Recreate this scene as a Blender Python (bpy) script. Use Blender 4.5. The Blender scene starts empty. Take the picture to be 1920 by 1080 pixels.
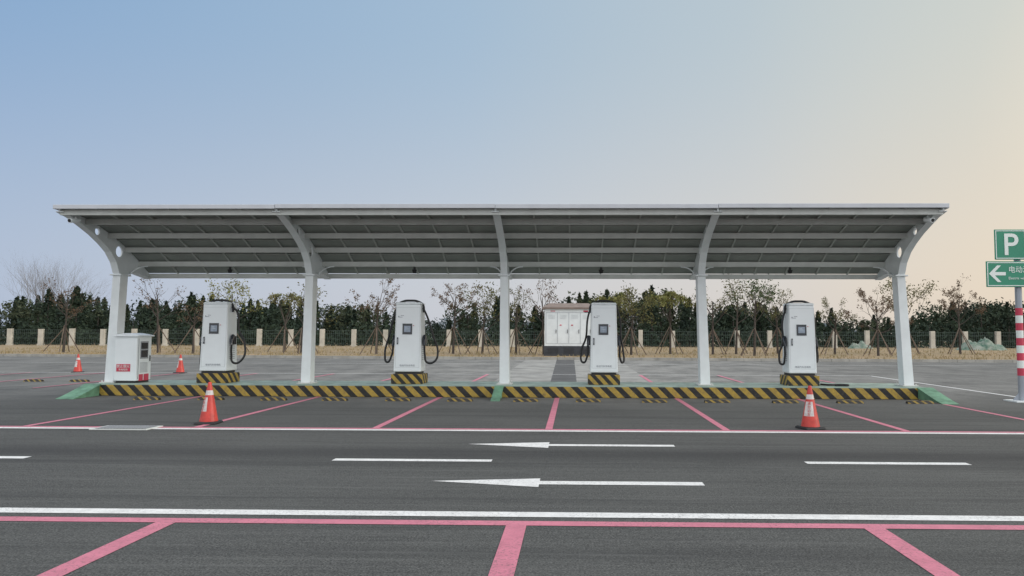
import bpy, math, random
import numpy as np
from mathutils import Matrix, Vector
random.seed(5); rng=np.random.default_rng(7)
S=bpy.context.scene
S.view_settings.view_transform='Standard'; S.view_settings.look='None'; S.view_settings.exposure=0
COL=S.collection

def lin(r,g,b):
    f=lambda c:(c/255/12.92) if c/255<=.04045 else ((c/255+.055)/1.055)**2.4
    return (f(r),f(g),f(b),1)

# ---------------------------------------------------------------- materials
def newmat(name):
    m=bpy.data.materials.new(name); m.use_nodes=True
    nt=m.node_tree; bs=nt.nodes['Principled BSDF']
    return m,nt,bs
def N(nt,t,**k):
    n=nt.nodes.new(t)
    for a,b in k.items(): setattr(n,a,b)
    return n
def math_(nt,op,a,b=None,c=None):
    n=N(nt,'ShaderNodeMath',operation=op)
    for i,v in enumerate((a,b,c)):
        if v is None: continue
        if isinstance(v,(int,float)): n.inputs[i].default_value=v
        else: nt.links.new(v,n.inputs[i])
    return n.outputs[0]
def mix(nt,f,a,b):
    n=N(nt,'ShaderNodeMix',data_type='RGBA')
    for s,v in ((n.inputs[0],f),(n.inputs[6],a),(n.inputs[7],b)):
        if isinstance(v,(int,float)): s.default_value=v
        elif isinstance(v,tuple): s.default_value=v
        else: nt.links.new(v,s)
    return n.outputs[2]
def noise(nt,vec,scale,detail=3,rough=.6):
    n=N(nt,'ShaderNodeTexNoise'); n.inputs['Scale'].default_value=scale
    n.inputs['Detail'].default_value=detail; n.inputs['Roughness'].default_value=rough
    nt.links.new(vec,n.inputs['Vector']); return n.outputs['Fac']
def ramp(nt,f,a,b):
    n=N(nt,'ShaderNodeMapRange'); n.inputs['From Min'].default_value=a; n.inputs['From Max'].default_value=b
    nt.links.new(f,n.inputs['Value']); return n.outputs[0]
def wpos(nt): return N(nt,'ShaderNodeNewGeometry').outputs['Position']
def opos(nt): return N(nt,'ShaderNodeTexCoord').outputs['Object']
def scalev(nt,v,s):
    n=N(nt,'ShaderNodeVectorMath',operation='MULTIPLY'); nt.links.new(v,n.inputs[0]); n.inputs[1].default_value=s; return n.outputs[0]
def bump(nt,bs,h,st,dist=.01):
    n=N(nt,'ShaderNodeBump'); n.inputs['Strength'].default_value=st; n.inputs['Distance'].default_value=dist
    nt.links.new(h,n.inputs['Height']); nt.links.new(n.outputs[0],bs.inputs['Normal'])

def paint(name,c,rough=.45,var=.12,sc=2.5,metal=0,spec=.5,dirt=None):
    m,nt,bs=newmat(name); p=wpos(nt)
    f=noise(nt,p,sc,5)
    c2=tuple(x*(1-var*2) for x in c[:3])+(1,)
    col=mix(nt,ramp(nt,f,.35,.75),c[:3]+(1,),c2)
    nt.links.new(col,bs.inputs['Base Color']); bs.inputs['Roughness'].default_value=rough
    bs.inputs['Metallic'].default_value=metal; bs.inputs['Specular IOR Level'].default_value=spec
    return m

def asphalt():
    m,nt,bs=newmat('asphalt'); p=wpos(nt)
    fine=noise(nt,p,60,2,.75); mid=noise(nt,p,16,4,.8); big=noise(nt,p,.35,4)
    streak=noise(nt,scalev(nt,p,(.06,1.7,1)),1.0,4)
    streak2=noise(nt,scalev(nt,p,(.25,9,1)),1.0,4,.7)
    streak3=noise(nt,scalev(nt,p,(.9,22,1)),1.0,3,.7)
    c=mix(nt,ramp(nt,fine,.34,.68),(.022,.0235,.0235,1),(.160,.162,.156,1))
    c=mix(nt,math_(nt,'MULTIPLY',ramp(nt,mid,.46,.66),.6),c,(.028,.029,.029,1))
    c=mix(nt,math_(nt,'MULTIPLY',ramp(nt,big,.38,.68),.35),c,(.13,.132,.126,1))
    c=mix(nt,math_(nt,'MULTIPLY',ramp(nt,streak,.5,.7),.55),c,(.034,.035,.036,1))
    c=mix(nt,math_(nt,'MULTIPLY',ramp(nt,streak2,.52,.72),.45),c,(.145,.146,.142,1))
    c=mix(nt,math_(nt,'MULTIPLY',ramp(nt,streak3,.5,.72),.45),c,(.042,.043,.044,1))
    sx=N(nt,'ShaderNodeSeparateXYZ'); nt.links.new(p,sx.inputs[0])
    y=sx.outputs[1]; x=sx.outputs[0]
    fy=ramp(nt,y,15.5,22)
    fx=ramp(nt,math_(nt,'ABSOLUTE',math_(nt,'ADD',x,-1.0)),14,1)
    dust_sheen=math_(nt,'MULTIPLY',math_(nt,'MULTIPLY',fy,math_(nt,'ADD',math_(nt,'MULTIPLY',fx,.5),.5)),ramp(nt,noise(nt,scalev(nt,p,(.6,.35,1)),1,6,.75),.28,.58))  # pale dust, with the far lot's grazing sky reflection put into the colour
    c=mix(nt,dust_sheen,c,(.29,.285,.27,1))
    band=ramp(nt,math_(nt,'ABSOLUTE',math_(nt,'ADD',math_(nt,'ADD',y,-9.95),math_(nt,'MULTIPLY',x,.01))),.8,.1)
    c=mix(nt,math_(nt,'MULTIPLY',band,.55),c,(.026,.026,.028,1))
    # cracks / scuffs
    sc=ramp(nt,noise(nt,scalev(nt,p,(1.2,14,1)),1.3,5,.8),.64,.70)
    c=mix(nt,math_(nt,'MULTIPLY',sc,.5),c,(.24,.235,.225,1))
    nt.links.new(c,bs.inputs['Base Color']); bs.inputs['Roughness'].default_value=.9
    bs.inputs['Specular IOR Level'].default_value=.3
    bump(nt,bs,fine,.6,.008); return m

def marking(name,c,wear=.5):
    m,nt,bs=newmat(name); p=wpos(nt)
    f=noise(nt,p,34,4,.78); g=noise(nt,p,1.3,4)
    w=math_(nt,'MULTIPLY',ramp(nt,f,.52,.62),ramp(nt,g,.28,.6))
    c1=mix(nt,ramp(nt,noise(nt,p,6,4),.35,.7),c,tuple(v*.8 for v in c[:3])+(1,))
    col=mix(nt,math_(nt,'MULTIPLY',w,wear),c1,(.09,.09,.09,1))
    nt.links.new(col,bs.inputs['Base Color']); bs.inputs['Roughness'].default_value=.75
    bump(nt,bs,noise(nt,p,60,2),.3,.006); return m

def stripes(name,period,coord='w',fac=.5,dim=1):
    m,nt,bs=newmat(name); p=wpos(nt) if coord=='w' else opos(nt)
    sx=N(nt,'ShaderNodeSeparateXYZ'); nt.links.new(p,sx.inputs[0])
    s=math_(nt,'ADD',math_(nt,'ADD',sx.outputs[0],sx.outputs[2]),math_(nt,'MULTIPLY',sx.outputs[1],1.0 if coord!='w' else 0.0))
    s=math_(nt,'FRACT',math_(nt,'ADD',math_(nt,'DIVIDE',s,period),100))
    k=math_(nt,'GREATER_THAN',s,fac)
    d=noise(nt,p,9,5,.7)
    ye=mix(nt,ramp(nt,d,.4,.75),(.46*dim,.31*dim,.05*dim,1),(.23*dim,.16*dim,.055*dim,1))
    bl=mix(nt,ramp(nt,d,.45,.8),(.014,.014,.014,1),(.05,.045,.04,1))
    c=mix(nt,k,ye,bl)
    sc=math_(nt,'MULTIPLY',ramp(nt,noise(nt,p,22,5,.8),.58,.66),.7)
    c=mix(nt,sc,c,(.08,.075,.065,1))
    nt.links.new(c,bs.inputs['Base Color']); bs.inputs['Roughness'].default_value=.6
    return m

def leafmat(name,c1,c2,sc=1.2):
    m,nt,bs=newmat(name); p=wpos(nt)
    f=noise(nt,p,sc,3,.7)
    col=mix(nt,ramp(nt,f,.33,.68),c1+(1,),c2+(1,))
    nt.links.new(col,bs.inputs['Base Color']); bs.inputs['Roughness'].default_value=.8
    bs.inputs['Specular IOR Level'].default_value=.2
    return m

M={}
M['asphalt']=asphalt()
M['white_line']=marking('white_road_paint',(.80,.80,.79,1),.6)
M['pink_line']=marking('pink_road_paint',(.62,.205,.28,1),.6)
M['white']=paint('white_painted_steel',(.80,.84,.85),.4,.06)
M['charger']=paint('white_powder_coat',(.82,.86,.88),.32,.03)
M['greyw']=paint('light_grey_steel',(.66,.68,.65),.5,.08)
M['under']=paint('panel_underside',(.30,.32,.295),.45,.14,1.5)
M['seam']=paint('panel_frame',(.46,.48,.45),.5,.1)
M['fascia']=paint('fascia_aluminium',(.55,.57,.61),.35,.06)
M['rooftop']=paint('solar_panel_top',(.03,.04,.07),.2,.1)
M['green']=paint('green_floor_paint',(.17,.36,.23),.6,.3,4)
M['greentop']=paint('island_top_paint',(.40,.52,.44),.6,.3,2.5)
M['conc']=paint('concrete',(.40,.385,.35),.9,.2,1.2)
M['apron']=paint('concrete_apron',(.36,.355,.335),.9,.28,.9)
M['postc']=paint('post_concrete',(.60,.56,.48),.9,.15,1.5)
M['trench']=paint('trench_asphalt',(.11,.11,.11),.9,.25,1.2)
M['black']=paint('black_rubber',(.012,.012,.013),.45,.1)
M['dark']=paint('dark_gap',(.03,.03,.032),.6,.1)
M['screen']=paint('screen_glass',(.03,.035,.045),.12,.1)
M['lcd']=paint('lcd_display',(.30,.36,.45),.2,.2,12)
M['grey']=paint('grey_print',(.34,.36,.39),.5,.05)
M['seal']=paint('panel_seam',(.50,.52,.53),.6,.05)
M['red']=paint('red_label',(.60,.05,.10),.5,.1)
M['cone']=paint('cone_plastic',(.62,.06,.045),.45,.2,8)
M['conew']=paint('cone_sleeve',(.70,.66,.64),.4,.2,14)
M['signg']=paint('sign_green',(.035,.26,.16),.4,.06)
M['signw']=paint('sign_white',(.78,.83,.80),.4,.03)
M['steel']=paint('galvanised_pole',(.34,.37,.42),.4,.08,metal=.3)
M['brownroof']=paint('kiosk_roof_tin',(.26,.20,.17),.7,.2)
M['plinth']=paint('kiosk_plinth_brick',(.06,.065,.075),.85,.2,5)
M['stripe']=stripes('hazard_stripe_kerb',.36)
M['stripe_s']=stripes('hazard_stripe_plinth',.27,'o')
M['stripe_w']=stripes('hazard_stripe_wheel_stop',.19,'o',.38,.7)
M['trunk']=paint('bark',(.085,.07,.06),.9,.25,6)
M['barkgrey']=paint('bark_grey',(.27,.25,.24),.9,.2,3)
M['stake']=paint('timber_stake',(.17,.13,.10),.9,.2,5)
M['wire']=paint('fence_wire',(.07,.10,.09),.6,.1)

# ---------------------------------------------------------------- mesh builder
class B:
    def __init__(s): s.v=[];s.f=[];s.m=[]
    def add(s,vs,fs,m=0):
        o=len(s.v); s.v+= [tuple(v) for v in vs]; s.f+=[tuple(i+o for i in f) for f in fs]; s.m+=[m]*len(fs)
    def box(s,x0,x1,y0,y1,z0,z1,m=0):
        s.frus(x0,x1,y0,y1,z0,x0,x1,y0,y1,z1,m)
    def frus(s,x0,x1,y0,y1,z0,X0,X1,Y0,Y1,z1,m=0):
        vs=[(x0,y0,z0),(x1,y0,z0),(x1,y1,z0),(x0,y1,z0),(X0,Y0,z1),(X1,Y0,z1),(X1,Y1,z1),(X0,Y1,z1)]
        s.add(vs,[(3,2,1,0),(4,5,6,7),(0,1,5,4),(1,2,6,5),(2,3,7,6),(3,0,4,7)],m)
    def quad(s,x0,x1,y0,y1,z,m=0): s.add([(x0,y0,z),(x1,y0,z),(x1,y1,z),(x0,y1,z)],[(0,1,2,3)],m)
    def strip(s,pts,x0,x1,th,m=0):
        n=len(pts); vs=[]
        for (y,z) in pts: vs+=[(x0,y,z),(x1,y,z),(x1,y,z+th),(x0,y,z+th)]
        fs=[(0,1,2,3),(4*n-1,4*n-2,4*n-3,4*n-4)]
        for i in range(n-1):
            a=4*i;b=a+4
            for k in range(4):
                k2=(k+1)%4; fs.append((a+k,b+k,b+k2,a+k2))
        s.add(vs,fs,m)
    def tube(s,pts,rad,n=6,m=0,cap=True):
        pts=[Vector(p) for p in pts]; vs=[];L=len(pts)
        for i,p in enumerate(pts):
            d=(pts[min(i+1,L-1)]-pts[max(i-1,0)]).normalized()
            a=Vector((1,0,0)) if abs(d.z)>=.99 else d.cross(Vector((0,0,1))).normalized()
            b=d.cross(a).normalized()
            r=rad[i] if isinstance(rad,(list,tuple)) else rad
            for k in range(n):
                t=2*math.pi*k/n; vs.append(p+a*math.cos(t)*r+b*math.sin(t)*r)
        fs=[]
        for i in range(L-1):
            for k in range(n):
                k2=(k+1)%n; fs.append((i*n+k,i*n+k2,(i+1)*n+k2,(i+1)*n+k))
        if cap: fs+= [tuple(range(n))[::-1],tuple((L-1)*n+k for k in range(n))]
        s.add(vs,fs,m)
    def build(s,name,mats,parent=None,loc=(0,0,0),rz=0,bevel=0,smooth=False):
        me=bpy.data.meshes.new(name); me.from_pydata(s.v,[],s.f)
        for m in mats: me.materials.append(M[m] if isinstance(m,str) else m)
        me.polygons.foreach_set('material_index',s.m)
        if smooth: me.polygons.foreach_set('use_smooth',[True]*len(s.f))
        me.update()
        ob=bpy.data.objects.new(name,me); COL.objects.link(ob); ob.location=loc; ob.rotation_euler[2]=rz
        if parent: ob.parent=parent
        if bevel:
            md=ob.modifiers.new('b','BEVEL'); md.width=bevel; md.segments=2; md.limit_method='ANGLE'
        return ob
def empty(name,loc=(0,0,0)):
    e=bpy.data.objects.new(name,None); e.location=loc; COL.objects.link(e); return e
def text(name,body,size,loc,mat,parent,rot=(math.pi/2,0,0),align='CENTER',off=0):
    c=bpy.data.curves.new(name,'FONT'); c.body=body; c.size=size; c.extrude=.001; c.align_x=align; c.align_y='CENTER'; c.offset=off
    c.materials.append(M[mat]); o=bpy.data.objects.new(name,c); COL.objects.link(o)
    o.location=loc; o.rotation_euler=rot; o.parent=parent; return o
def curve(name,pts,r,mat,parent):
    c=bpy.data.curves.new(name,'CURVE'); c.dimensions='3D'; c.bevel_depth=r; c.bevel_resolution=3; c.resolution_u=10
    sp=c.splines.new('BEZIER'); sp.bezier_points.add(len(pts)-1)
    for b,p in zip(sp.bezier_points,pts): b.co=p; b.handle_left_type=b.handle_right_type='AUTO'
    c.materials.append(M[mat]); o=bpy.data.objects.new(name,c); COL.objects.link(o); o.parent=parent; return o

# ---------------------------------------------------------------- ground
def kerbY(x): return 45.1-0.072*x
g=B(); g.quad(-2500,2500,-200,4000,-.05)
m,nt,bs=newmat('field'); p=wpos(nt)
nt.links.new(mix(nt,noise(nt,p,.05,4),(.16,.14,.10,1),(.10,.11,.07,1)),bs.inputs['Base Color']); bs.inputs['Roughness'].default_value=1
M['field']=m
g.build('ground',['field'])
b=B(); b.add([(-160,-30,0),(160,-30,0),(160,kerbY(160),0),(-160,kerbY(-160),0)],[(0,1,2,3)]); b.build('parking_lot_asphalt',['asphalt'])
b=B(); b.add([(-2.6,20.6,.004),(2.5,20.6,.004),(2.7,kerbY(2.7)-.02,.004),(-2.9,kerbY(-2.9)-.02,.004)],[(0,1,2,3)])
b.add([(-.72,20.6,.008),(.1,20.6,.008),(.0,kerbY(0)-.04,.008),(-1.05,kerbY(-1)-.04,.008)],[(0,1,2,3)],1)
b.build('concrete_apron',['apron','trench'])
m,nt,bs=newmat('dry_grass_soil'); p=wpos(nt)
c=mix(nt,ramp(nt,noise(nt,p,.35,5,.7),.35,.65),(.36,.25,.15,1),(.22,.18,.10,1))
c=mix(nt,ramp(nt,noise(nt,p,5,4,.8),.5,.75),c,(.44,.34,.22,1))
nt.links.new(c,bs.inputs['Base Color']); bs.inputs['Roughness'].default_value=1; bump(nt,bs,noise(nt,p,8,4),.8,.08)
M['verge']=m
b=B(); b.add([(-160,kerbY(-160)+.2,.12),(160,kerbY(160)+.2,.12),(160,150,.12),(-160,150,.12)],[(0,1,2,3)]); b.build('grass_verge',['verge'])
b=B(); x=-100
while x<80:
    L=.98; y0=kerbY(x);y1=kerbY(x+L); dz=random.uniform(-.006,.006)
    b.add([(x,y0,0),(x+L,y1,0),(x+L,y1+.2,0),(x,y0+.2,0),(x,y0+.02,.16+dz),(x+L,y1+.02,.16+dz),(x+L,y1+.2,.16+dz),(x,y0+.2,.16+dz)],
      [(4,5,6,7),(0,1,5,4),(1,2,6,5),(2,3,7,6),(3,0,4,7)]); x+=1.0
b.build('kerb',['conc'])

# ---------------------------------------------------------------- markings
b=B()
def ln(x0,x1,y0,y1,m,z=.004): b.quad(x0,x1,y0,y1,z,m)
ln(-60,60,12.27,12.43,0); ln(-60,60,6.60,6.78,0)
for x in (-14.85,-8.95,-3.03,2.88,8.8): ln(x,x+2.0,9.38,9.54,0)
for (y,tip,base,tail,hw,sw) in ((10.8,-1.53,-.36,1.43,.27,.085),(8.1,-1.54,-.37,1.38,.23,.09)):
    b.add([(tip,y+.05,.004),(base,y-hw,.004),(base,y+hw,.004)],[(0,1,2)],0); ln(base,tail,y-sw,y+sw,0)
ln(-60,11.3,28.9,29.02,0,.012); ln(11.3,11.42,17.0,29.02,0); ln(-60,60,38.5,38.62,0,.012)
b.build('lane_markings',['white_line'])
b=B()
ln(-60,60,12.45,12.58,0); ln(-60,60,6.31,6.46,0)
for k in range(-7,8):
    x=-.48+2.955*k; b.quad(x-.085,x+.085,0.5,6.31,.004)
for x in (-12.3,-9.3,-6.36,-3.33,-.42,2.53,5.5,8.47,11.45,14.4,17.3,20.3,-15.3,-18.3,-21.2,-24.2):
    if x>-12 : b.quad(x-.06,x+.06,12.58,18.64,.004)
    if x<9 and x!=-.42: b.quad(x-.06,x+.06,20.9,28.88,.012)
b.build('parking_bay_lines',['pink_line'])
b=B(); b.box(-7.9,-6.95,12.1,12.6,.006,.02,0); b.quad(-7.84,-7.01,12.16,12.54,.024,1)
for i in range(16): b.box(-7.82+i*.052,-7.80+i*.052,12.16,12.54,.025,.03,2)
b.build('drain_grate',['greyw','dark','grey'])

# ---------------------------------------------------------------- island
isl=empty('charging_island')
b=B(); b.box(-12.3,8.78,18.66,20.5,0,.27,0); 
b.build('kerb_body',['stripe'],isl,bevel=.015)
b=B(); b.box(-12.28,8.76,18.68,20.48,.272,.28,0); b.build('painted_top',['greentop'],isl)
b=B()
for (x0,x1,L) in ((-12.32,-11.9,1.05),(-1.97,-1.75,1.0),(8.42,8.80,1.25)):
    ya=18.645; n=8; pr=[]
    for i in range(n+1):
        t=i/n; pr.append((ya-L*t,.285*(1-t)**1.15+.012))
    b.strip([(y,z-.03) for y,z in pr],x0,x1,.03,0)
    for xx in (x0+.02,x1-.04):
        vs=[]
        for (y,z) in pr: vs+=[(xx,y,0.001),(xx,y,z-.03)]
        fs=[(2*i,2*i+1,2*i+3,2*i+2) for i in range(n)]; b.add(vs,fs,1)
b.build('access_ramps',['green','green'],isl)
def wheel_stop(x,y):
    b=B(); L=.29
    pr=[(-.085,0),(-.055,.07),(.055,.07),(.085,0)]
    vs=[]
    for xx,sc in ((-L,.7),(-L+.06,1),(-.03,1),(-.025,.85),(.025,.85),(.03,1),(L-.06,1),(L,.7)):
        for (yy,zz) in pr: vs.append((xx,yy,zz*sc if zz else .001))
    fs=[]
    for i in range(7):
        a=4*i
        for k in range(3): fs.append((a+k,a+k+4,a+k+5,a+k+1))
    fs+=[(0,1,2,3),(31,30,29,28)]
    b.add(vs,fs,0); b.build('wheel_stop',['stripe_w'],loc=(x,y,0),rz=random.uniform(-.03,.03))
for x in (-10.1,-8.6,-7.09,-5.64,-4.14,-2.68,-1.13,.33,1.87,3.33,4.9,6.4,8.0): wheel_stop(x,17.6+random.uniform(-.04,.04))
for x in (-17.4,-15.9,-14.4,-10.1,-8.6,-7.1,-5.6,-4.1,-2.7,1.9,3.4,5,6.4,9.5): wheel_stop(x,23.8)

# ---------------------------------------------------------------- canopy
can=empty('solar_carport_canopy')
XS=[-1.84+5.16*k for k in range(-2,3)]
rz=lambda t:4.53-.034*t-.0775*t*t
T=[i*3.8/20 for i in range(21)]
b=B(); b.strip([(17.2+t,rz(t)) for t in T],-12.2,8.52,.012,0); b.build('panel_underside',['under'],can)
b=B(); b.strip([(17.2+t,rz(t)+.014) for t in T],-12.2,8.52,.03,0); b.build('solar_panels',['rooftop'],can)
b=B()
for k in range(4):
    xa=XS[k];
    b.box(xa-(.1 if k==0 else -.004),XS[k+1]+(.1 if k==3 else -.004),17.13,17.19,rz(0)-.045+(0,.01,.004,.012)[k],rz(0)+.055+(0,.01,.004,.012)[k])
b.build('front_fascia',['fascia'],can,bevel=.008)
b=B()
for x0,x1 in ((-12.27,-12.21),(8.53,8.59)): b.strip([(17.2+t,rz(t)-.04) for t in T],x0,x1,.09,0)
b.build('end_fascia',['fascia'],can)
b=B()
for t in (.12,.97,1.87,2.62,3.27,3.78):
    b.box(-12.19,8.51,17.2+t-.03,17.2+t+.03,rz(t)-.15,rz(t)-.03+.0,0)
    b.box(-12.19,8.51,17.2+t-.045,17.2+t+.045,rz(t)-.162,rz(t)-.151,0)
b.build('purlins',['greyw'],can)
b=B()
for k in range(4):
    for j in range(1,6):
        x=XS[k]+j*.86; b.strip([(17.2+t,rz(t)-.045) for t in T],x-.02,x+.02,.04,0)
for t in (.5,1.42,2.25,2.95,3.5):
    b.box(-12.19,8.51,17.2+t-.015,17.2+t+.015,rz(t)-.035,rz(t)-.006,0)
b.build('panel_frames',['seam'],can)
b=B(); b.tube([(-12.2,21.0,3.2),(8.52,21.0,3.2)],.05,8); b.build('rear_gutter_beam',['greyw'],can)
low=[(17.22,4.44),(17.6,4.36),(18.0,4.22),(18.4,4.07),(18.8,3.88),(19.1,3.70),(19.35,3.45),(19.5,3.15)]
back=[(19.88,3.15),(20.0,3.22),(20.3,3.22),(21.0,3.12)]
top=[(17.2+t,rz(t)-.015) for t in reversed(T)]
for x in XS:
    c=bpy.data.curves.new('arm_web','CURVE'); c.dimensions='2D'; c.fill_mode='BOTH'; c.extrude=.02
    def poly(pts):
        sp=c.splines.new('POLY'); sp.points.add(len(pts)-1)
        for q,pp in zip(sp.points,pts): q.co=(pp[0],pp[1],0,1)
        sp.use_cyclic_u=True
    poly(low+back+top)
    for (cy,cz,r) in ((19.56,3.74,.145),(18.62,4.155,.095)):
        poly([(cy+r*math.cos(a*math.pi/14),cz+r*math.sin(a*math.pi/14)) for a in range(28)])
    c.materials.append(M['white']); o=bpy.data.objects.new('arm_web',c); COL.objects.link(o); o.parent=can
    o.matrix_local=Matrix(((0,0,1,x),(1,0,0,0),(0,1,0,0),(0,0,0,1)))
    b=B(); w=.09
    b.strip([(y,z-.012) for y,z in low],x-w,x+w,.014,0); b.strip([(y,z-.012) for y,z in back],x-w,x+w,.014,0)
    b.build('arm_flange',['white'],can)
    xc=x+.04
    b=B(); b.frus(xc-.125,xc+.125,19.30,19.62,.30,x-.105,x+.105,19.52,19.86,3.16,0)
    b.box(x-.16,x+.16,19.46,19.92,3.10,3.135,0); b.box(xc-.2,xc+.2,19.2,19.72,.281,.305,1)
    for sx in (-1,1):
        if (x<-12 and sx<0) or (x>8 and sx>0): continue
        pts=[]
        for i in range(7):
            a=i/6*math.pi/2; pts.append((x+sx*(.1+.34*(1-math.cos(a))),19.9+.3*i/6,3.1+.3*math.sin(a)))
        b.tube(pts,.02,6,0)
    for q in ((-.15,19.25),(.15,19.25),(-.15,19.67),(.15,19.67)): b.tube([(xc+q[0],q[1],.305),(xc+q[0],q[1],.345)],.018,6,1)
    b.build('column',['white','greyw'],can,bevel=.008)
b=B()
for k in range(4):
    x=XS[k]+2.58; y=20.5; z=rz(3.3)-.16
    b.tube([(x,y,z),(x,y,z-.07)],.035,8,0); b.tube([(x,y,z-.07),(x,y,z-.17)],[.075,.045],10,0)
b.build('dome_cameras',['black'],can)
b=B()
for x,s in ((-11.95,-1),(8.25,1)):
    b.tube([(x,17.5,4.42),(x,17.5,4.30)],.02,6,0); b.tube([(x,17.62,4.30),(x+s*.05,17.36,4.24)],.06,10,0); b.tube([(x+s*.05,17.37,4.243),(x+s*.052,17.35,4.239)],.042,10,1)
b.build('bullet_cameras',['white','black'],can)

# ---------------------------------------------------------------- chargers
def charger(x,y,lc,rc,seed):
    E=empty('ev_charger',(x,y,.281)); E.scale=(.93,1,1)
    b=B(); b.box(-.44,.44,0,.72,0,.25,0); b.build('plinth',['stripe_s'],E,bevel=.012)
    b=B(); b.box(-.34,.34,.07,.62,.25,.31,0); b.build('foot_recess',['dark'],E)
    b=B()
    b.frus(-.385,.385,.03,.66,.31,-.35,.35,.08,.62,2.06,0); b.build('cabinet',['charger'],E,bevel=.025)
    b=B(); b.frus(-.365,.365,.06,.64,2.062,-.33,.33,.10,.60,2.12,0); b.build('top_cap',['charger'],E,bevel=.02)
    fy=lambda z:.03+(z-.31)/1.75*.05
    b=B()
    def fr(x0,x1,z0,z1,m,p=.004):
        b.frus(x0,x1,fy(z0)-p,fy(z0)+.01,z0,x0,x1,fy(z1)-p,fy(z1)+.01,z1,m)
    fr(-.335,-.329,.42,1.98,6,.002); fr(.329,.335,.42,1.98,6,.002); fr(-.329,.329,.42,.425,6,.002); fr(-.329,.329,1.975,1.98,6,.002)
    fr(-.15,.12,1.28,1.56,1,.012); fr(-.105,.075,1.34,1.50,2,.015)
    fr(-.07,.03,1.42,1.425,3,.0165); fr(-.07,.00,1.46,1.465,3,.0165)
    fr(-.30,-.265,1.02,1.2,1,.018); fr(-.292,-.273,1.06,1.16,4,.03)
    fr(.15,.17,1.5,1.52,5,.01); fr(.19,.21,1.5,1.52,3,.01)
    fr(-.26,-.16,1.72,1.735,4,.003); fr(-.21,-.12,1.76,1.775,4,.003); fr(-.28,-.25,1.72,1.76,4,.003)
    for i in range(10):
        z=.62+i*.05; b.box(.362-.001*i,.382-.0008*i,.2,.5,z,z+.018,4); b.box(-.382+.0008*i,-.36,.2,.5,z,z+.018,4)
    for s in (-1,1):
        b.box(s*.36 if s>0 else -.46,.46 if s>0 else s*.36,.26,.42,1.0,1.22,1)
        b.tube([(s*.42,.30,1.24),(s*.43,.2,1.12),(s*.45,.15,.98)],[.05,.045,.03],8,1)
    b.build('front_panel_details',['grey','screen','lcd','signw','grey','red','seal'],E)
    text('panel_text','电动汽车充电机',.062,(0,fy(.46)-.004,.47),'grey',E)
    if lc: curve('cable_left',[(p[0],.3+p[2],p[1]) for p in lc],.028,'black',E)
    if rc: curve('cable_right',[(p[0],.3+p[2],p[1]) for p in rc],.028,'black',E)
    curve('cable_arm',[(-.39,.33,1.86),(-.36,.33,2.05),(-.2,.33,2.15),(.0,.33,2.17),(.2,.33,2.15),(.36,.33,2.05),(.39,.33,1.86)],.03,'black',E)
L2=[(-.37,1.98,0),(-.45,1.75,0),(-.60,1.2,0),(-.70,.75,0),(-.62,.55,-.05),(-.49,.72,-.08),(-.44,1.0,-.1)]
R2=[(.37,1.98,0),(.5,1.72,0),(.68,1.2,0),(.80,.85,0),(.73,.58,-.05),(.52,.55,-.1),(.46,.75,-.12),(.45,1.0,-.15)]
L1=[(-.37,1.98,0),(-.42,1.6,0),(-.44,1.0,0),(-.5,.55,0),(-.46,.45,-.05),(-.44,.7,-.1),(-.44,1.0,-.1)]
R1=[(.37,2.0,0),(.52,1.85,0),(.58,1.4,0),(.76,1.0,0),(.73,.62,-.05),(.5,.52,-.1),(.44,.75,-.12),(.45,1.0,-.15)]
L3=[(-.37,1.98,0),(-.45,1.7,0),(-.5,1.2,0),(-.64,.8,0),(-.57,.56,-.05),(-.47,.7,-.08),(-.44,1.0,-.1)]
R3=[(.37,1.98,0),(.46,1.7,0),(.49,1.2,0),(.55,.85,0),(.53,.56,-.05),(.46,.65,-.1),(.45,1.0,-.15)]
L4=[(-.37,2.0,0),(-.47,1.6,0),(-.46,1.1,0),(-.57,.75,0),(-.5,.53,-.05),(-.44,.7,-.08),(-.44,1.0,-.1)]
R4=[(.37,1.98,0),(.44,1.6,0),(.42,1.2,0),(.5,.8,0),(.46,.6,-.05),(.43,.8,-.1),(.45,1.0,-.15)]
for x,l,r in ((-9.42,L1,R1),(-4.33,L2,R2),(.77,L3,R3),(5.86,L4,R4)): charger(x,19.32,l,r,0)
o=curve('charging_cable',[(6.35,19.5,.31),(6.5,19.3,.31),(6.75,19.35,.31),(6.95,19.2,.31),(6.6,19.15,.31)],.025,'black',None)

# ---------------------------------------------------------------- electrical cabinet
E=empty('electrical_cabinet',(-11.90,19.15,.281))
b=B(); b.box(0,.58,.0,.66,.06,1.2,0); b.build('body',['charger'],E,bevel=.01)
b=B(); b.box(.03,.55,.03,.63,0,.06,0); b.build('base',['dark'],E)
b=B(); b.frus(-.05,.63,-.05,.71,1.2,-.05,.63,-.05,.71,1.235,0); b.frus(-.04,.62,-.04,.70,1.237,.2,.38,.1,.56,1.29,0); b.build('roof',['charger'],E,bevel=.01)
b=B(); b.box(.578,.583,.15,.52,.62,1.08,0); b.box(.580,.590,.19,.48,.88,1.04,1); b.box(.580,.590,.19,.48,.66,.84,1)
b.box(.578,.586,.12,.30,.05,.22,2); b.box(.578,.586,.34,.56,.05,.22,2); b.box(.578,.588,.06,.08,.1,1.15,0); b.box(.578,.6,.58,.6,.55,.7,3)
for i in range(9): b.box(.578,.585,.16,.5,.27+i*.03,.282+i*.03,0)
b.build('door_details',['grey','screen','red','black','signw'],E)
b=B(); b.box(.06,.42,-.010,-.001,.30,.49,0); b.build('warning_label',['red'],E)
text('warning_text','禁止烟火',.085,(.24,-.013,.43),'signw',E); text('warning_text_small','有电危险',.06,(.24,-.013,.345),'signw',E)

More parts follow.
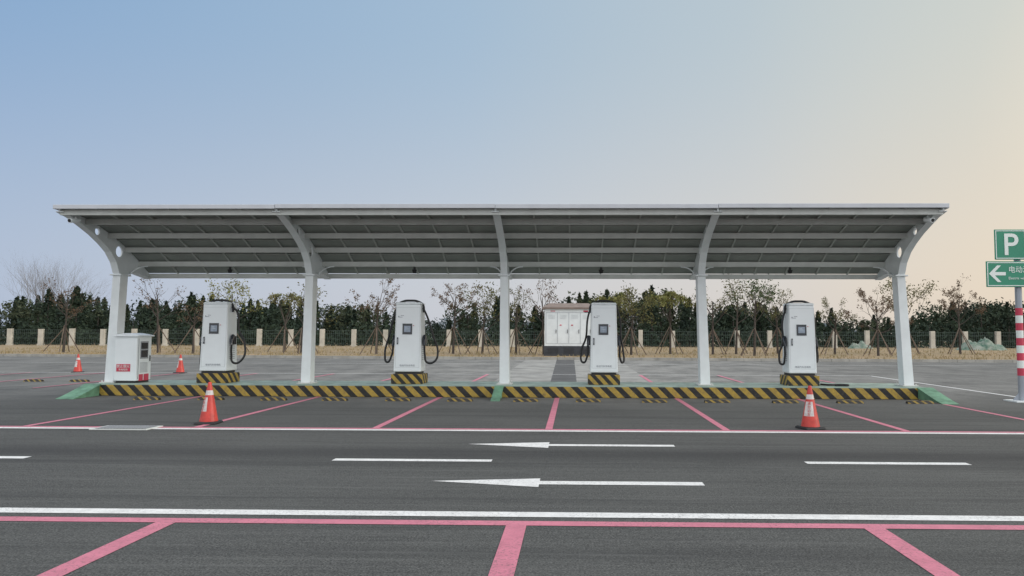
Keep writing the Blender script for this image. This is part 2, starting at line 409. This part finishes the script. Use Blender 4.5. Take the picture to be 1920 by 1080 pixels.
# ---------------------------------------------------------------- cones
def cone(x,y,rz_,txt=True,s=1):
    E=empty('traffic_cone',(x,y,0)); E.rotation_euler[2]=rz_; E.scale=(s,s,s)
    b=B(); b.frus(-.2,.2,-.2,.2,.005,-.17,.17,-.17,.17,.045,0); b.build('base',['black'],E,bevel=.02)
    b=B(); n=32; zs=[.04,.06,.16,.22,.46,.50,.58,.62,.70]; R=lambda z:.155-(z-.04)*(.125/.66)
    vs=[(R(z)*math.cos(2*math.pi*k/n),R(z)*math.sin(2*math.pi*k/n),z) for z in zs for k in range(n)]
    b.add(vs,[],0)
    for i in range(len(zs)-1):
        for k in range(n):
            a=(k+.5)/n*360; zc=(zs[i]+zs[i+1])/2
            mm=0
            if .50<zc<.58: mm=1
            if .22<zc<.46 and 185<a<268: mm=1
            b.f.append((i*n+k,i*n+(k+1)%n,(i+1)*n+(k+1)%n,(i+1)*n+k)); b.m.append(mm)
    b.f.append(tuple((len(zs)-1)*n+k for k in range(n))); b.m.append(0)
    b.build('cone_body',['cone','conew'],E,smooth=False)
    b=B(); b.tube([(0,0,.70),(0,0,.725)],[.035,.02],12); b.build('tip',['cone'],E)
    if txt:
        for i,ch in enumerate('请勿泊车'):
            z=.43-i*.062; a=math.radians(228); r=R(z)+.004
            text('cone_text',ch,.058,(r*math.cos(a),r*math.sin(a),z),'cone',E,rot=(math.pi/2-.18,0,a+math.pi/2))
cone(-6.42,13.1,.1); cone(4.0,12.85,.25); cone(-19.6,29.2,.3,False); cone(-15.4,29.0,-.3,False)

# ---------------------------------------------------------------- sign
E=empty('parking_sign',(10.72,18.25,0))
b=B(); b.tube([(0,0,.03),(-.0,0,4.0)],.075,20,0); b.box(-.28,.28,-.28,.28,.001,.03,1)
for i in range(9): b.tube([(0,0,.62+i*.18),(0,0,.62+i*.18+.18)],.079,20,2+(i%2),cap=False)
for s in (-1,1): b.add([(s*.07,-.01,.03),(s*.22,-.01,.03),(s*.07,-.01,.2),(s*.07,.01,.03),(s*.22,.01,.03),(s*.07,.01,.2)],[(0,1,2),(3,5,4),(1,4,5,2)],0)
ob=b.build('pole',['steel','white','red','signw'],E)
def board(name,x0,x1,z0,z1):
    b=B(); b.box(x0,x1,-.13,-.105,z0,z1,0); b.build(name,['signg'],E,bevel=.01)
    b=B(); t=.018;i=.025
    b.box(x0+i,x1-i,-.134,-.131,z0+i,z0+i+t);b.box(x0+i,x1-i,-.134,-.131,z1-i-t,z1-i);b.box(x0+i,x0+i+t,-.134,-.131,z0+i+t,z1-i-t);b.box(x1-i-t,x1-i,-.134,-.131,z0+i+t,z1-i-t)
    b.build(name+'_border',['signw'],E)
    b=B(); b.box(x0+.1,x1-.1,-.105,-.08,z0+.1,z0+.14); b.box(x0+.1,x1-.1,-.105,-.08,z1-.14,z1-.1); b.build(name+'_rails',['steel'],E)
board('p_board',-.60,.15,3.40,4.13); board('direction_board',-.82,.72,2.74,3.36)
text('p_letter','P',.74,(-.225,-.136,3.74),'signw',E,off=.008)
b=B(); 
b.add([(-.76,-.136,3.06),(-.56,-.136,3.26),(-.47,-.136,3.26),(-.62,-.136,3.10),(-.36,-.136,3.10),(-.36,-.136,3.02),(-.62,-.136,3.02),(-.47,-.136,2.86),(-.56,-.136,2.86)],[(0,8,7,6),(0,6,3),(0,3,2,1),(3,6,5,4)])
b.build('arrow',['signw'],E)
text('direction_text','电动汽车充电站',.17,(-.30,-.136,3.15),'signw',E,align='LEFT')
text('direction_text_small','Electric vehicle charging',.085,(-.30,-.136,2.95),'signw',E,align='LEFT')

# ---------------------------------------------------------------- transformer kiosk
E=empty('transformer_kiosk',(-.35,49,0))
b=B(); b.box(-1.65,1.65,0,2.4,.1,.75); b.build('plinth',['plinth'],E)
b=B()
for i in (-1,0,1):
    for k in range(5): b.box(i*1.05-.35,i*1.05+.35,-.012,0,.3+k*.07,.33+k*.07,0)
b.build('plinth_vents',['dark'],E)
b=B(); b.box(-1.6,1.6,.05,2.35,.76,3.2); b.build('body',['white'],E,bevel=.02)
b=B(); b.add([(-1.75,-.12,3.2),(1.75,-.12,3.2),(1.75,2.5,3.2),(-1.75,2.5,3.2),(-1.75,-.12,3.3),(1.75,-.12,3.3),(1.75,2.5,3.3),(-1.75,2.5,3.3),(-1.3,1.2,3.62),(1.3,1.2,3.62)],
 [(3,2,1,0),(0,1,5,4),(1,2,6,5),(2,3,7,6),(3,0,4,7),(4,5,9,8),(5,6,9),(6,7,8,9),(7,4,8)]); b.build('roof',['brownroof'],E)
b=B()
for i in range(5): b.box(-1.5+i*.75-.012,-1.5+i*.75+.012,.035,.05,.95,2.95,0)
b.box(-1.5,1.5,.035,.05,.93,.945,0); b.box(-1.5,1.5,.035,.05,2.95,2.965,0)
for i in range(4):
    for k in range(5): b.box(-1.35+i*.75,-.9+i*.75,.035,.049,2.55+k*.06,2.562+k*.06,3)
    b.box(-.86+i*.75,-.83+i*.75,.01,.049,1.6,1.85,2)
b.box(-.6,-.48,.035,.048,2.1,2.17,1); b.box(.15,.27,.035,.048,2.1,2.17,1)
b.box(-1.2,-.9,.035,.048,3.03,3.08,1); b.box(.95,1.25,.035,.048,3.0,3.1,1); b.box(1.02,1.38,.030,.034,2.97,3.02,2)
b.build('doors_and_louvres',['grey','red','black','seal'],E)

# ---------------------------------------------------------------- fence
E=empty('boundary_fence')
b=B(); x=-75
xs=[]
while x<75: xs.append(x); x+=3.42
for x in xs: b.box(x-.22,x+.22,79.8,80.2,.1,1.95+random.uniform(-.05,.05)); b.box(x-.27,x+.27,79.75,80.25,.1,.3)
b.build('posts',['postc'],E)
b=B()
for z in (.35,.9,1.45,1.8): b.box(-75,75,80.0,80.03,z,z+.03)
x=-75
while x<75: b.box(x,x+.02,80.04,80.06,.15,1.8); x+=.22
b.build('wire_panels',['wire'],E)

# ---------------------------------------------------------------- trees
def leaves_arr(cent,size):
    n=len(cent); a=rng.normal(size=(n,3)); a/=np.linalg.norm(a,axis=1)[:,None]
    c=rng.normal(size=(n,3)); bb=np.cross(a,c); bb/=np.linalg.norm(bb,axis=1)[:,None]
    s=(size*rng.uniform(.6,1.4,n))[:,None]
    return np.stack([cent-a*s,cent+bb*s*.45,cent+a*s,cent-bb*s*.45],1).reshape(-1,3)
def add_leaves(b,cent,size,m):
    v=leaves_arr(np.array(cent),size); o=len(b.v); b.v+=v.tolist()
    k=len(cent); b.f+=[(o+4*i,o+4*i+1,o+4*i+2,o+4*i+3) for i in range(k)]; b.m+=[m]*k
def branch(b,p,d,L,r,depth,tips,spread,upb,kids=3,seg=4):
    pts=[p.copy()]; q=p.copy(); dd=d.copy(); rr=[r]
    for i in range(seg):
        dd=(dd+Vector((random.gauss(0,.12),random.gauss(0,.12),random.gauss(0,.08)+upb))).normalized()
        q=q+dd*(L/seg); pts.append(q.copy()); rr.append(r*(1-.6*(i+1)/seg))
    b.tube(pts,rr,5 if depth>1 else 4,0,cap=False)
    if depth==0: tips.append(q); tips.append(pts[-2]); return
    for k in range(kids):
        t=random.uniform(.35,1); i=min(seg-1,int(t*seg)); bp=pts[i].lerp(pts[i+1],t*seg-i)
        ax=Vector((random.gauss(0,1),random.gauss(0,1),random.gauss(0,.5)))
        nd=(dd+ax.normalized()*spread).normalized()
        branch(b,bp,nd,L*random.uniform(.5,.75),rr[i]*.6,depth-1,tips,spread,upb,kids,3)
    branch(b,q,dd,L*.55,rr[-1]*.9,depth-1,tips,spread,upb,kids,3)
M['lf_olive']=leafmat('leaves_olive',(.09,.10,.04),(.17,.15,.065))
M['lf_brown']=leafmat('leaves_brown',(.10,.07,.045),(.17,.115,.075))
M['lf_yellow']=leafmat('leaves_yellow_green',(.14,.16,.045),(.25,.23,.09))
M['lf_green']=leafmat('leaves_green',(.035,.06,.022),(.08,.11,.045))
M['lf_tan']=leafmat('leaves_tan',(.26,.23,.12),(.15,.17,.07))
def sapling(name,X,Y,H,leaf,dens,kind='sparse',crown=1.0):
    E=empty(name,(X,Y,.12)); b=B(); tips=[]
    th=H*random.uniform(.36,.45)
    lean=Vector((random.uniform(-.05,.05),random.uniform(-.05,.05),1)).normalized()
    t0=lean*th
    b.tube([(0,0,0),tuple(t0*.5),tuple(t0)],[.095,.075,.065],7,0,cap=False)
    nb=random.randint(5,7)
    if kind=='feather':
        for k in range(nb):
            a=k*6.283/nb+random.uniform(-.3,.3); p=t0*random.uniform(.9,1.0)
            d=Vector((math.cos(a)*.45,math.sin(a)*.45,1)).normalized(); tt=[]
            branch(b,p,d,(H-th)*.62,.04,0,tt,.5,.02); tips.append(tt[0])
        cent=[]
        for tp in tips:
            for j in range(9):
                a=random.uniform(0,6.283); L=random.uniform(.55,1.0)*crown
                pts=[tp+Vector((math.cos(a)*L*s,math.sin(a)*L*s,.55*s-1.05*s*s))for s in (0,.25,.5,.75,1)]
                b.tube(pts,.008,3,0,cap=False)
                for s in np.linspace(.15,1,int(9*dens)):
                    q=Vector((math.cos(a)*L*s,math.sin(a)*L*s,.55*s-1.05*s*s))+tp
                    for _ in range(3): cent.append((q.x+random.gauss(0,.06),q.y+random.gauss(0,.06),q.z+random.gauss(0,.07)))
        add_leaves(b,cent,.085,1)
    else:
        b.tube([tuple(t0),tuple(lean*(H*.75))],[.06,.03],5,0,cap=False)
        for k in range(nb+2):
            a=k*2.4+random.uniform(-.4,.4); p=lean*(th*.92+(H*.7-th)*k/(nb+2))
            el=.55+.6*k/(nb+2)
            d=Vector((math.cos(a)*crown,math.sin(a)*crown,el)).normalized()
            branch(b,p,d,(H-th)*random.uniform(.36,.5),.032,2,tips,.75,.05,2)
        cent=[]
        for tp in tips:
            if kind=='sparse' and random.random()<.35: continue
            for _ in range(int(random.uniform(3,9)*dens)):
                sg=.09 if kind=='sparse' else .2
                cent.append((tp.x+random.gauss(0,sg),tp.y+random.gauss(0,sg),tp.z+random.gauss(0,sg)))
        if cent: add_leaves(b,cent,.065 if kind=='sparse' else .09,1)
    b.build('trunk_and_crown',['trunk',leaf],E)
    b=B()
    for k in range(4):
        a=k*math.pi/2+random.uniform(.2,.6); r=random.uniform(1.0,1.3)
        b.tube([(r*math.cos(a),r*math.sin(a),0),(.05*math.cos(a),.05*math.sin(a),random.uniform(1.7,2.0))],.035,5,0)
    b.build('support_stakes',['stake'],E)
Hof=lambda ty,d:1.5+(625-ty)*d/1400
lst=[(108,528,'sparse','lf_brown',.8,1),(290,515,'sparse','lf_brown',.7,1),(357,560,'sparse','lf_brown',1,.8),(430,517,'full','lf_yellow',1.0,1.1),(530,513,'feather','lf_tan',.8,.9),
(563,532,'full','lf_olive',.6,.8),(705,518,'sparse','lf_brown',2.2,1.25),(850,518,'sparse','lf_brown',2.4,1.1),(905,540,'full','lf_olive',1.0,1),(968,548,'sparse','lf_olive',1.5,.7),
(1020,520,'sparse','lf_brown',1.6,1),(1153,515,'feather','lf_yellow',1,.9),(1183,545,'full','lf_olive',1.2,.8),(1256,512,'feather','lf_yellow',1.3,.95),(1335,530,'sparse','lf_olive',1.2,.8),
(1378,514,'full','lf_olive',.8,.9),(1412,512,'full','lf_green',.8,.9),(1455,540,'sparse','lf_olive',2,.9),(1640,540,'sparse','lf_brown',2.2,1.2),(1692,515,'full','lf_olive',1.2,.8),(1790,528,'sparse','lf_brown',2.6,1.1),(1560,560,'sparse','lf_olive',1.5,.7)]
for (px,ty,kind,leaf,dens,cr_) in lst:
    Y=53+random.uniform(-3,4); X=(px-1077)*Y/1400
    sapling('young_tree',X,Y,Hof(ty,Y)-.1,leaf,dens,kind,cr_)
def bare(X,Y,H):
    E=empty('bare_tree',(X,Y,.1)); b=B(); tips=[]
    b.tube([(0,0,0),(0,.05,H*.2)],[.16,.12],8,0,cap=False)
    for k in range(10):
        a=k*2.4; d=Vector((math.cos(a)*.5,math.sin(a)*.5,1)).normalized()
        branch(b,Vector((0,.05,H*(.17+.012*k))),d,H*.42,.05,3,tips,.5,.06,3)
    b.build('trunk_and_branches',['barkgrey'],E)
bare(-76,106,12.6); bare(-79,108,11.6); bare(-73,107,10.5)

M['wood_dark']=leafmat('woods_dark',(.016,.028,.021),(.042,.062,.036),.5)
M['wood_mid']=leafmat('woods_mid',(.040,.052,.03),(.075,.088,.05),.4)
M['wood_far']=leafmat('woods_haze_tint',(.13,.16,.18),(.17,.20,.22),.05)  # aerial haze put into the blue-grey leaf colour
prof=[(-60,545),(0,560),(60,558),(120,546),(160,556),(215,572),(330,566),(390,552),(430,572),(470,566),(540,566),(620,580),(680,568),(740,586),(780,596),(820,604),(850,586),(890,556),(930,556),(970,570),(1010,584),(1060,556),(1100,550),(1150,554),(1220,545),(1290,556),(1330,584),(1380,570),(1440,568),(1490,590),(1550,580),(1600,598),(1660,594),(1720,578),(1790,564),(1850,560),(1920,572),(2000,566)]
px_=np.array([p[0] for p in prof]); py_=np.array([p[1] for p in prof])
b=B(); 
def tree_mass(x,y,h,kind,m):
    n=int(560*(h/6)); 
    if kind=='cyp':
        w=random.uniform(.85,1.4)*h/6.0; t=rng.uniform(0,1,n)**.8; r=w*(1-t)**.75*(1+.25*np.sin(t*37+x))*rng.uniform(.55,1.05,n); a=rng.uniform(0,6.283,n)
        c=np.stack([x+r*np.cos(a),y+r*np.sin(a),.1+t*h],1)
        add_leaves(b,c,.24,m); b.tube([(x,y,0),(x,y,h*.9)],[.12,.02],4,2,cap=False)
    else:
        k=16; cc=np.stack([rng.normal(x,h*.2,k),rng.normal(y,h*.17,k),rng.uniform(h*.2,h*.9,k)],1)
        idx=rng.integers(0,k,n); c=cc[idx]+rng.normal(size=(n,3))*h*.09
        c[:,2]=np.clip(c[:,2],.1,h*1.02); add_leaves(b,c,.23,m)
        b.tube([(x,y,0),(x,y,h*.7)],[.15,.04],4,2,cap=False)
for i in range(250):
    px=random.uniform(-60,1990); y=random.uniform(88,116)
    tz=np.interp(px,px_,py_); h=1.6+(625-tz-random.uniform(0,22)+5)*y/1400
    h=max(h,2.3); kind='cyp' if random.random()<(.62 if px<1650 else .25) else 'round'
    tree_mass((px-1077)*y/1400,y,h,kind,0 if random.random()<.72 else 1)
for px,ty in ((75,545),(130,540),(350,552),(390,556),(590,568),(1100,548),(1138,545),(1222,538),(1292,560),(1385,585),(1555,580),(1735,588),(1830,560),(1880,565)):
    y=86; tree_mass((px-1077)*y/1400,y,1.6+(625-ty)*y/1400,'cyp' if px<1700 else 'round',0)
n=24000; X=rng.uniform(-85,75,n); Yv=rng.uniform(82,92,n); hh=2.1+.9*np.sin(X*.5)+.6*np.sin(X*1.7)
c=np.stack([X,Yv,.1+rng.uniform(0,1,n)*np.maximum(hh,.8)],1); add_leaves(b,c,.23,0)
b.build('distant_trees',['wood_dark','wood_mid','trunk'])
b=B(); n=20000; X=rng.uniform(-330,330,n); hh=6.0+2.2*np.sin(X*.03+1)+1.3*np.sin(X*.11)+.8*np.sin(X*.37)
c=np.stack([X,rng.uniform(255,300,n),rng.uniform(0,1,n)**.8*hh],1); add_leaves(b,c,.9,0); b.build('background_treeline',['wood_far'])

n=16000; X=rng.uniform(-50,48,n); Yv=(45.5-.072*X)+rng.uniform(0,1,n)**1.5*34
cl=np.sin(X*.9)+np.sin(Yv*1.3+X*.4)+rng.normal(size=n)*.8; k=cl>-.3; X=X[k];Yv=Yv[k];n=len(X)
h=rng.uniform(.06,.22,n); w=rng.uniform(.02,.05,n); a=rng.uniform(0,3.14,n)
v=np.stack([np.stack([X-w*np.cos(a),Yv-w*np.sin(a),np.full(n,.12)],1),np.stack([X+w*np.cos(a),Yv+w*np.sin(a),np.full(n,.12)],1),np.stack([X+rng.normal(size=n)*.05,Yv,.12+h],1)],1).reshape(-1,3)
b=B(); b.v=v.tolist(); b.f=[(3*i,3*i+1,3*i+2) for i in range(n)]; b.m=[0]*n
M['tuft']=leafmat('dry_grass_blades',(.38,.29,.17),(.24,.20,.10),.6); b.build('dry_grass',['tuft'])

M['net']=leafmat('netting',(.07,.15,.11),(.32,.34,.30),1.6)
def mound(X,Y,w,h):
    b=B(); nx,ny=26,12; vs=[]
    for j in range(ny):
        for i in range(nx):
            u=i/(nx-1)*2-1; v=j/(ny-1)*2-1
            z=max(0,1-u*u-v*v)**.8*h*(1+.25*math.sin(u*9)+.1*math.sin(v*13))*(1+random.uniform(-.15,.15))
            vs.append((u*w,v*w*.5,z))
    b.add(vs,[(j*nx+i,j*nx+i+1,(j+1)*nx+i+1,(j+1)*nx+i) for j in range(ny-1) for i in range(nx-1)]); b.build('netted_soil_mound',['net'],loc=(X,Y,.11))
mound(38.6,72,2.4,.9); mound(29.5,78,1.3,.6)

# ---------------------------------------------------------------- world
el,az=math.radians(22),math.radians(78)
w=bpy.data.worlds.new('World'); S.world=w; w.use_nodes=True; nt=w.node_tree; bg=nt.nodes['Background']
tc=N(nt,'ShaderNodeTexCoord').outputs['Generated']
dp=N(nt,'ShaderNodeVectorMath',operation='DOT_PRODUCT'); nt.links.new(tc,dp.inputs[0]); dp.inputs[1].default_value=(.749,.629,.208)
d01=math_(nt,'MULTIPLY_ADD',dp.outputs['Value'],.5,.5)
def cr(stops):
    n=N(nt,'ShaderNodeValToRGB'); e=n.color_ramp.elements
    while len(e)<len(stops): e.new(.5)
    for q,(pos,c) in zip(e,stops): q.position=pos*.5+.5; q.color=lin(*c)
    nt.links.new(d01,n.inputs[0]); return n.outputs[0]
H_=cr([(-1,(225,225,225)),(.0,(184,197,219)),(.55,(210,212,218)),(.82,(224,217,211)),(.94,(237,220,199)),(1,(252,235,208))])
Z_=cr([(-1,(222,224,228)),(.05,(136,172,211)),(.55,(168,193,216)),(.80,(190,204,212)),(.93,(210,214,207)),(1,(240,230,208))])
sz=N(nt,'ShaderNodeSeparateXYZ'); nt.links.new(tc,sz.inputs[0])
def ss(f,a,b_):
    n=N(nt,'ShaderNodeMapRange',interpolation_type='SMOOTHSTEP'); n.inputs['From Min'].default_value=a; n.inputs['From Max'].default_value=b_; nt.links.new(f,n.inputs['Value']); return n.outputs[0]
grad=mix(nt,ss(sz.outputs[2],-.02,.42),H_,Z_)
# added fill light: unseen sky overhead and behind the viewpoint made brighter, whiter
sky_fill=math_(nt,'MAXIMUM',ss(sz.outputs[2],.42,.95),ss(math_(nt,'MULTIPLY',sz.outputs[1],-1),-.1,.6))
grad=mix(nt,sky_fill,grad,(1.30,1.33,1.36,1))
sky=N(nt,'ShaderNodeTexSky',sky_type='NISHITA'); sky.sun_disc=False; sky.sun_elevation=el; sky.sun_rotation=az; sky.air_density=1.2; sky.dust_density=3
skys=N(nt,'ShaderNodeVectorMath',operation='SCALE'); nt.links.new(sky.outputs[0],skys.inputs[0]); skys.inputs['Scale'].default_value=.1
fin=mix(nt,.1,grad,skys.outputs[0])
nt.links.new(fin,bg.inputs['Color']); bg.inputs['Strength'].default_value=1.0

sd=bpy.data.lights.new('sun','SUN'); sd.energy=1.4; sd.angle=math.radians(16); sd.color=(1,.94,.85)
so=bpy.data.objects.new('sun',sd); COL.objects.link(so)
sdir=Vector((math.sin(math.radians(100))*math.cos(el),math.cos(math.radians(100))*math.cos(el),math.sin(el)))
so.rotation_euler=sdir.to_track_quat('Z','Y').to_euler()

# ---------------------------------------------------------------- camera
cd=bpy.data.cameras.new('camera'); cam=bpy.data.objects.new('camera',cd); COL.objects.link(cam); S.camera=cam
cd.sensor_width=36; cd.lens=26.25; cd.shift_x=-.0443; cd.clip_end=6000
R=Matrix.Rotation(math.radians(1.3),4,'Z')@Matrix.Rotation(math.radians(90+3.47),4,'X')@Matrix.Rotation(math.radians(.17),4,'Z')
cam.matrix_world=Matrix.Translation((0,0,1.6))@R
